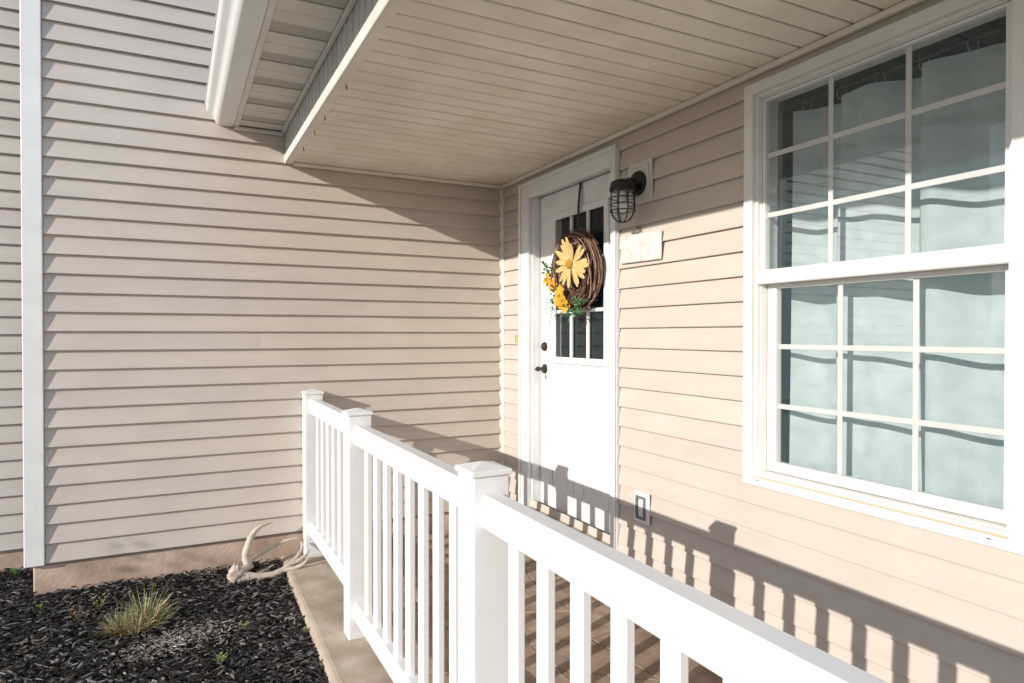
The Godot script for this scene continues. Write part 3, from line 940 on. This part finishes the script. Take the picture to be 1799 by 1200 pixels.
func build_wreath() -> void:
	var c := Vector3(-0.010, 0.378, 0.990)
	var w := thing("wreath", "round twig wreath with yellow flowers hanging on the door", "wreath", c)
	var st := begin()
	var R := 0.178
	for k in 230:
		var a0 := rng.randf() * TAU
		var span := rng.randf_range(0.8, 2.6)
		var th := rng.randf() * TAU
		var rr := 0.066 * sqrt(rng.randf_range(0.12, 1.0))
		var tw := rng.randf_range(-1.6, 1.6)
		var pts := []
		var rad := []
		var n := 7
		for i in n + 1:
			var t := i / float(n)
			var a := a0 + span * t
			var ph := th + tw * t
			var r := rr + (0.012 * rng.randf() if i in [0, n] else 0.004 * rng.randf())
			var er := R + r * cos(ph)
			pts.append(Vector3(-0.8 * r * sin(ph), er * sin(a), er * cos(a)))
			rad.append(lerpf(0.0040, 0.0022, t) * rng.randf_range(0.7, 1.2))
		var v := rng.randf_range(0.5, 1.25)
		st.set_color(Color(0.19 * v, 0.095 * v, 0.065 * v) if rng.randf() < 0.7 else Color(0.34 * v, 0.22 * v, 0.155 * v))
		tube(st, pts, rad, 4)
	made("twig_ring", st, M.twig, w)
	# hanger strap over the door's top edge
	st = begin()
	var path := [Vector3(0.058, 0.912, 0.945), Vector3(0.052, 0.912, 0.945), Vector3(0.045, 0.86, 0.946), Vector3(0.030, 0.75, 0.955), Vector3(0.020, 0.60, 0.968)]
	for i in path.size() - 1:
		cbox_bar(st, path[i] - c, path[i + 1] - c, 0.022, 0.0022)
	made("hanger", st, M.strap, w)
	flower(w, "large_flower", Vector3(-0.086, 0.406, 1.052) - c, 0.155, 22, M.petal_cream, Vector3(-1, 0.05, 0.12), 0.21)
	flower(w, "small_flower", Vector3(-0.060, 0.340, 0.748) - c, 0.055, 10, M.petal_gold, Vector3(-1, 0.25, -0.25), 0.5)
	flower(w, "small_flower", Vector3(-0.055, 0.305, 0.800) - c, 0.050, 9, M.petal_gold, Vector3(-1, -0.2, 0.35), 0.5)
	flower(w, "small_flower", Vector3(-0.082, 0.228, 0.935) - c, 0.068, 11, M.petal_gold, Vector3(-1, 0.2, 0.1), 0.5)
	flower(w, "small_flower", Vector3(-0.085, 0.178, 0.985) - c, 0.058, 10, M.petal_gold, Vector3(-1, -0.35, 0.3), 0.5)
	# greenery sprays
	var sprays := [[Vector3(-0.03, 0.415, 0.700), 0.055, 46], [Vector3(-0.03, 0.385, 0.775), 0.05, 40], [Vector3(-0.055, 0.165, 1.10), 0.060, 60], [Vector3(-0.06, 0.135, 1.02), 0.06, 46], [Vector3(-0.05, 0.245, 0.850), 0.055, 46], [Vector3(-0.035, 0.185, 0.79), 0.05, 30]]
	for s: Array in sprays:
		st = begin()
		for k in s[2] as int:
			var d := Vector3(rng.randf_range(-0.9, 0.25), rng.randf_range(-1, 1), rng.randf_range(-1, 1)).normalized()
			var p: Vector3 = s[0] - c + d * s[1] * rng.randf_range(0.1, 0.8)
			var dd := (d + Vector3(rng.randf_range(-0.6, 0.6), rng.randf_range(-0.6, 0.6), rng.randf_range(-0.6, 0.6))).normalized()
			var side := dd.cross(Vector3(rng.randf_range(-1, 1), rng.randf_range(-1, 1), 0.5)).normalized()
			var v := rng.randf_range(0.6, 1.4)
			leaf_tri(st, p, dd, side, rng.randf_range(0.016, 0.032), rng.randf_range(0.010, 0.018), Color(0.075 * v, 0.22 * v, 0.085 * v))
		made("leaf_spray", st, M.leaf, w)
	for b: Vector3 in [Vector3(-0.03, 0.245, 0.715), Vector3(-0.035, 0.170, 0.775)]:
		st = begin()
		for k in 12:
			var p := b - c + Vector3(0.004 * sin(k * 2.0), -0.010 * k, -0.004 * k + 0.006 * sin(k * 1.3))
			var sgn := 1.0 if k % 2 else -1.0
			leaf_tri(st, p, Vector3(-0.3, -0.5, sgn).normalized(), Vector3(0.2, 0.9, 0.4 * sgn).normalized(), 0.017, 0.011, Color(0.04, 0.12, 0.06))
		made("trailing_sprig", st, M.leaf, w)

func cbox_bar(st: SurfaceTool, a: Vector3, b: Vector3, wide: float, thick: float) -> void:
	var d := (b - a).normalized()
	var s := Vector3(0, 0, 1)
	s = (s - d * s.dot(d)).normalized() * wide / 2
	var t := d.cross(s).normalized() * thick / 2
	var q := [a + s + t, a - s + t, a - s - t, a + s - t]
	var w := [b + s + t, b - s + t, b - s - t, b + s - t]
	for k in 4:
		var l := (k + 1) % 4
		quad(st, q[k], q[l], w[l], w[k], (q[k] + q[l]) / 2 - a)
	quad(st, q[0], q[1], q[2], q[3], -d)
	quad(st, w[0], w[1], w[2], w[3], d)

# ---------------------------------------------------------------- antlers
func smooth_path(p: Array, steps := 4) -> Array:
	var cv := Curve3D.new()
	for i in p.size():
		var t: Vector3 = (p[mini(i + 1, p.size() - 1)] - p[maxi(i - 1, 0)]) / 6.0
		cv.add_point(p[i], -t, t)
	var out := []
	for i in (p.size() - 1) * steps + 1:
		out.append(cv.sample(mini(i / steps, p.size() - 2), (i - mini(i / steps, p.size() - 2) * steps) / float(steps)))
	return out

func horn(called: String, parent: Node, o: Vector3, p: Array, r0: float, r1: float) -> MeshInstance3D:
	var st := begin()
	var pts := smooth_path(p.map(func(v: Vector3) -> Vector3: return v - o))
	var rad := []
	for i in pts.size():
		var t := i / float(pts.size() - 1)
		rad.append(1.42 * lerpf(r0, r1, pow(t, 1.4)) * (1.0 + 0.05 * sin(i * 2.1)))
	tube(st, pts, rad, 10)
	return made(called, st, M.antler, parent)

func build_antlers() -> void:
	var o := Vector3(-1.80, -1.40, 0.25)
	var a := thing("deer_antlers", "weathered pair of deer antlers on a skull piece in the porch corner", "antlers", o)
	# skull fragment: knobbly lump
	var st := begin()
	var n := noise(77, 14.0, 3)
	var c := Vector3(-1.812, -1.372, 0.245) - o
	st.set_smooth_group(1)
	var ring := func(i: int, k: int) -> Vector3:
		var th := PI * i / 14.0; var ph := TAU * k / 20.0
		var d := Vector3(sin(th) * cos(ph), cos(th), sin(th) * sin(ph))
		var r := 1.0 + 0.55 * n.get_noise_3d(d.x * 0.12, d.y * 0.12, d.z * 0.12) + 0.25 * n.get_noise_3d(d.x * 0.5 + 3, d.y * 0.5, d.z * 0.5)
		return c + Vector3(d.x * 0.042, d.y * 0.058, d.z * 0.045) * r
	for i in 14:
		for k in 20:
			var q := [ring.call(i, k), ring.call(i, (k + 1) % 20), ring.call(i + 1, (k + 1) % 20), ring.call(i + 1, k)]
			for t: Array in [[q[0], q[1], q[2]], [q[0], q[2], q[3]]]:
				var v: Array = t.duplicate()
				if (v[1] - v[0]).cross(v[2] - v[0]).length() < 1e-9: continue
				if (v[1] - v[0]).cross(v[2] - v[0]).dot((v[0] + v[1] + v[2]) / 3.0 - c) > 0: v.reverse()
				for p: Vector3 in v: st.add_vertex(p)
	st.generate_normals()
	made("skull_piece", st, M.bone, a)
	var up := horn("antler", a, o, [Vector3(-1.785, -1.368, 0.20), Vector3(-1.745, -1.350, 0.165), Vector3(-1.754, -1.293, 0.15), Vector3(-1.731, -1.217, 0.13), Vector3(-1.706, -1.172, 0.12), Vector3(-1.676, -1.148, 0.11), Vector3(-1.646, -1.140, 0.10), Vector3(-1.597, -1.130, 0.09)], 0.019, 0.003)
	horn("tine", up, o, [Vector3(-1.750, -1.325, 0.155), Vector3(-1.700, -1.312, 0.115), Vector3(-1.640, -1.298, 0.085), Vector3(-1.576, -1.272, 0.08), Vector3(-1.500, -1.257, 0.075), Vector3(-1.450, -1.254, 0.075)], 0.013, 0.003)
	st = begin()
	lathe(st, Vector3(-1.741, -1.356, 0.164) - o, [Vector2(0.012, -0.014), Vector2(0.029, -0.005), Vector2(0.027, 0.005), Vector2(0.013, 0.016)], 12)
	made("burr", st, M.bone, up)
	var lo := horn("antler", a, o, [Vector3(-1.785, -1.375, 0.262), Vector3(-1.745, -1.381, 0.27), Vector3(-1.676, -1.392, 0.272), Vector3(-1.600, -1.388, 0.265), Vector3(-1.526, -1.362, 0.24), Vector3(-1.472, -1.330, 0.20), Vector3(-1.440, -1.296, 0.17), Vector3(-1.436, -1.262, 0.14)], 0.020, 0.004)
	horn("tine", lo, o, [Vector3(-1.715, -1.385, 0.262), Vector3(-1.680, -1.385, 0.215), Vector3(-1.640, -1.384, 0.175), Vector3(-1.600, -1.372, 0.150)], 0.011, 0.003)
	horn("tine", lo, o, [Vector3(-1.510, -1.355, 0.235), Vector3(-1.470, -1.348, 0.225), Vector3(-1.430, -1.325, 0.215), Vector3(-1.405, -1.292, 0.21)], 0.012, 0.003)
	horn("tine", lo, o, [Vector3(-1.560, -1.376, 0.255), Vector3(-1.500, -1.372, 0.265), Vector3(-1.450, -1.355, 0.270), Vector3(-1.418, -1.325, 0.268)], 0.011, 0.003)
	st = begin()
	lathe(st, Vector3(-1.748, -1.380, 0.27) - o, [Vector2(0.012, -0.012), Vector2(0.029, -0.004), Vector2(0.027, 0.005), Vector2(0.013, 0.014)], 12, Vector3.RIGHT)
	made("burr", st, M.bone, lo)

# ---------------------------------------------------------------- plants
func blade(st: SurfaceTool, p: Vector3, dir: Vector3, length: float, width: float, droop: float, c0: Color, c1: Color) -> void:
	var side := dir.cross(Vector3.UP)
	if side.length() < 0.05: side = Vector3.RIGHT
	side = side.rotated(dir.normalized(), rng.randf_range(-1, 1)).normalized()
	var prev := []
	for i in 4:
		var t := i / 3.0
		var q := p + dir * length * t + Vector3.DOWN * droop * length * t * t
		var w := width * (1.0 - 0.85 * t * t) / 2
		var cur := [q - side * w, q + side * w, c0.lerp(c1, t)]
		if i:
			var nn := dir.cross(side).normalized()
			for v: Array in [[prev[0], prev[2]], [prev[1], prev[2]], [cur[1], cur[2]], [prev[0], prev[2]], [cur[1], cur[2]], [cur[0], cur[2]]]:
				st.set_color(v[1]); st.set_normal(nn); st.set_uv(Vector2.ZERO); st.add_vertex(v[0])
		prev = cur

func build_plants() -> void:
	var g := thing("grass_clump", "tufted green and straw-coloured grass clump growing in black mulch", "grass clump", Vector3(-2.29, ground_y(0.62), 0.62))
	for d: Array in [["green_blades", 330, Color(0.24, 0.25, 0.09), Color(0.21, 0.27, 0.08), 1.05], ["dry_blades", 480, Color(0.42, 0.29, 0.19), Color(0.60, 0.47, 0.30), 0.9]]:
		var st := begin()
		for k in d[1] as int:
			var sub: Vector3 = [Vector3(0.03, 0, -0.03), Vector3(-0.07, 0, 0.02), Vector3(0.0, 0, 0.07), Vector3(0.06, 0, 0.02)][rng.randi() % 4]
			var a := rng.randf() * TAU
			var lean := rng.randf_range(0.1, 1.7)
			var dir := Vector3(cos(a) * lean, 1, sin(a) * lean).normalized()
			var p := sub + Vector3(cos(a), 0, sin(a)) * rng.randf() * 0.035 + Vector3.UP * 0.004
			var v := rng.randf_range(0.65, 1.25)
			var l: float = rng.randf_range(0.07, 0.18) * d[4] * (1.25 if sub.z < 0.0 else 0.85)
			blade(st, p, dir, l, rng.randf_range(0.0026, 0.0048), rng.randf_range(0.0, 0.5), d[2] * v, d[3] * v)
		made(d[0], st, M.blades, g)
	# small weeds
	var weeds := [
		[-2.725, 0.235, "bright green seedling with pale leaves nearest the corner post", 4, 0.06, Color(0.24, 0.30, 0.08), Color(0.30, 0.37, 0.11)],
		[-2.535, 0.46, "leggy weed with reddish seed head left of the grass clump", 6, 0.12, Color(0.26, 0.22, 0.08), Color(0.34, 0.17, 0.11)],
		[-2.47, 0.36, "curly brown and green weed against the grass clump", 7, 0.12, Color(0.26, 0.24, 0.09), Color(0.34, 0.28, 0.12)],
		[-1.945, 1.15, "bright green ferny weed in the mulch nearest the porch", 6, 0.055, Color(0.16, 0.21, 0.06), Color(0.24, 0.30, 0.09)],
		[-1.84, 0.86, "tiny pale green weed between soil patch and porch edge", 3, 0.05, Color(0.16, 0.22, 0.05), Color(0.26, 0.28, 0.10)],
		[-2.93, -0.30, "dark green weed beside the recessed foundation at far left", 6, 0.07, Color(0.07, 0.17, 0.03), Color(0.10, 0.24, 0.04)],
		[-1.575, 1.02, "small green sprout squeezed against the porch slab edge", 3, 0.04, Color(0.14, 0.19, 0.05), Color(0.17, 0.24, 0.06)]]
	for wd: Array in weeds:
		var w := thing("weed", wd[2], "weed", Vector3(wd[0], ground_y(wd[1]) + 0.004, wd[1]), "weeds in the mulch")
		for s in wd[3] as int:
			var st := begin()
			var a := rng.randf() * TAU
			var lean := rng.randf_range(0.2, 0.9)
			var top: Vector3 = Vector3(cos(a) * lean, 1, sin(a) * lean).normalized() * wd[4] * rng.randf_range(0.6, 1.1)
			blade(st, Vector3.ZERO, top.normalized(), top.length(), 0.003, 0.0, wd[5], wd[5])
			for k in 7:
				var t := 0.3 + 0.1 * k
				var ang := k * 2.4
				var dd := Vector3(cos(ang), 0.5, sin(ang)).normalized()
				var v := rng.randf_range(0.7, 1.3)
				leaf_tri(st, top * t, dd, dd.cross(Vector3.UP).normalized(), rng.randf_range(0.010, 0.024), rng.randf_range(0.006, 0.011), wd[6] * v)
			made("stem", st, M.blades, w)

func build_mulch() -> void:
	# one splinter mesh, 1 m long, scaled per copy
	var st := begin()
	var ys := [[-0.5, 0.35, 0.5, 0.02], [-0.2, 0.95, 1.0, 0.12], [0.22, 1.0, 0.9, -0.10], [0.5, 0.45, 0.4, 0.08]]
	var rings := []
	for y: Array in ys:
		rings.append([Vector3(y[0], 0.5 * y[2], -0.5 * y[1] + y[3]), Vector3(y[0] + 0.03, 0.42 * y[2], 0.5 * y[1] + y[3]), Vector3(y[0], -0.5 * y[2], 0.4 * y[1] + y[3]), Vector3(y[0] - 0.02, -0.5 * y[2], -0.42 * y[1] + y[3])])
	for i in 3:
		for k in 4:
			var l := (k + 1) % 4
			var mid: Vector3 = (rings[i][0] + rings[i][1] + rings[i][2] + rings[i][3]) / 4
			quad(st, rings[i][k], rings[i][l], rings[i + 1][l], rings[i + 1][k], (rings[i][k] + rings[i][l]) / 2 - mid)
	quad(st, rings[0][0], rings[0][1], rings[0][2], rings[0][3], Vector3.LEFT)
	quad(st, rings[3][0], rings[3][1], rings[3][2], rings[3][3], Vector3.RIGHT)
	var chip := finish(st, M.chips)
	scatter("mulch", "black shredded bark mulch covering the bed beside the porch", "mulch", chip, 30000, func() -> Vector2: return Vector2(rng.randf_range(-3.75, -1.553), rng.randf_range(-0.43, 2.0)), false)
	scatter("pale_chips", "pale pinkish patch of bare chips and dry soil in the black mulch", "wood chips", chip, 1100, func() -> Vector2:
		var t := rng.randf()
		var p := Vector2(-2.36, 0.99).lerp(Vector2(-1.97, 0.80), sqrt(t))
		return p + Vector2(rng.randfn(0, 0.11), rng.randfn(0, 0.07)) * (0.5 + 0.6 * t), true)

func scatter(called: String, label: String, category: String, chip: Mesh, count: int, where: Callable, pale: bool) -> void:
	var mm := MultiMesh.new()
	mm.transform_format = MultiMesh.TRANSFORM_3D
	mm.use_colors = true
	mm.mesh = chip
	var rows := []
	while rows.size() < count:
		var p: Vector2 = where.call()
		if p.y < 0.012 and p.x > -2.83: continue
		rows.append(p)
	mm.instance_count = count
	for i in count:
		var p: Vector2 = rows[i]
		var slim := rng.randf() < 0.10
		var l := (rng.randf_range(0.012, 0.044) if not slim else rng.randf_range(0.035, 0.07)) if not pale else rng.randf_range(0.006, 0.022)
		var b := Basis.from_euler(Vector3(rng.randf_range(-0.5, 0.5), rng.randf() * TAU, rng.randf_range(-0.38, 0.38)))
		b = b * Basis.from_scale(Vector3(l, l * rng.randf_range(0.08, 0.16) * (0.5 if slim else 1.0), l * (rng.randf_range(0.08, 0.15) if slim else rng.randf_range(0.16, 0.36))))
		var lift := rng.randf_range(-0.004, 0.024) if not pale else rng.randf_range(0.012, 0.030)
		mm.set_instance_transform(i, Transform3D(b, Vector3(p.x, ground_y(p.y) + lift, p.y)))
		var v := rng.randf()
		var c := Color(0.006, 0.0055, 0.005).lerp(Color(0.30, 0.275, 0.25), pow(v, 6.0))
		if pale: c = Color(0.12, 0.10, 0.085).lerp(Color(0.55, 0.45, 0.38), v)
		elif rng.randf() < 0.02: c = Color(0.16, 0.10, 0.06)
		elif rng.randf() < 0.012: c = Color(0.30, 0.26, 0.22)
		mm.set_instance_color(i, c)
	var o := MultiMeshInstance3D.new()
	o.multimesh = mm
	o.name = numbered(called)
	add_child(o)
	tag(o, label, category, "", "stuff")

# a thin young tree standing off to the left in the lawn; its crown throws the soft smudges on the foundation
func build_sapling() -> void:
	var base := Vector3(-5.75, ground_y(1.45) - 0.02, 1.50)
	var t := thing("sapling", "thin young tree standing on the lawn left of the bed", "tree", base)
	var st := begin()
	tube(st, [Vector3.ZERO, Vector3(0.01, 0.4, 0.0), Vector3(-0.01, 0.85, 0.02), Vector3(0.02, 1.44, 0.0)], [0.016, 0.013, 0.010, 0.004], 7)
	var tips := []
	for k in 9:
		var h := 0.87 + 0.066 * k
		var a := k * 2.4
		var tip := Vector3(cos(a) * 0.30, h + 0.22, sin(a) * 0.30)
		tube(st, [Vector3(0, h, 0), Vector3(cos(a) * 0.15, h + 0.13, sin(a) * 0.15), tip], [0.006, 0.004, 0.002], 5)
		tips.append(tip)
	made("trunk", st, mat("bark", Color(0.14, 0.10, 0.075), 0.9, {bump = T.rough, tri = true, scale = 4.0}), t)
	st = begin()
	for tip: Vector3 in tips:
		for k in 26:
			var d := Vector3(rng.randf_range(-1, 1), rng.randf_range(-1, 1), rng.randf_range(-1, 1)).normalized()
			var v := rng.randf_range(0.7, 1.3)
			leaf_tri(st, tip * rng.randf_range(0.8, 1.0) + d * 0.04, d, d.cross(Vector3(0.3, 0.5, 0.8)).normalized(), 0.05, 0.028, Color(0.08 * v, 0.12 * v, 0.035 * v))
	made("crown", st, M.leaf, t)
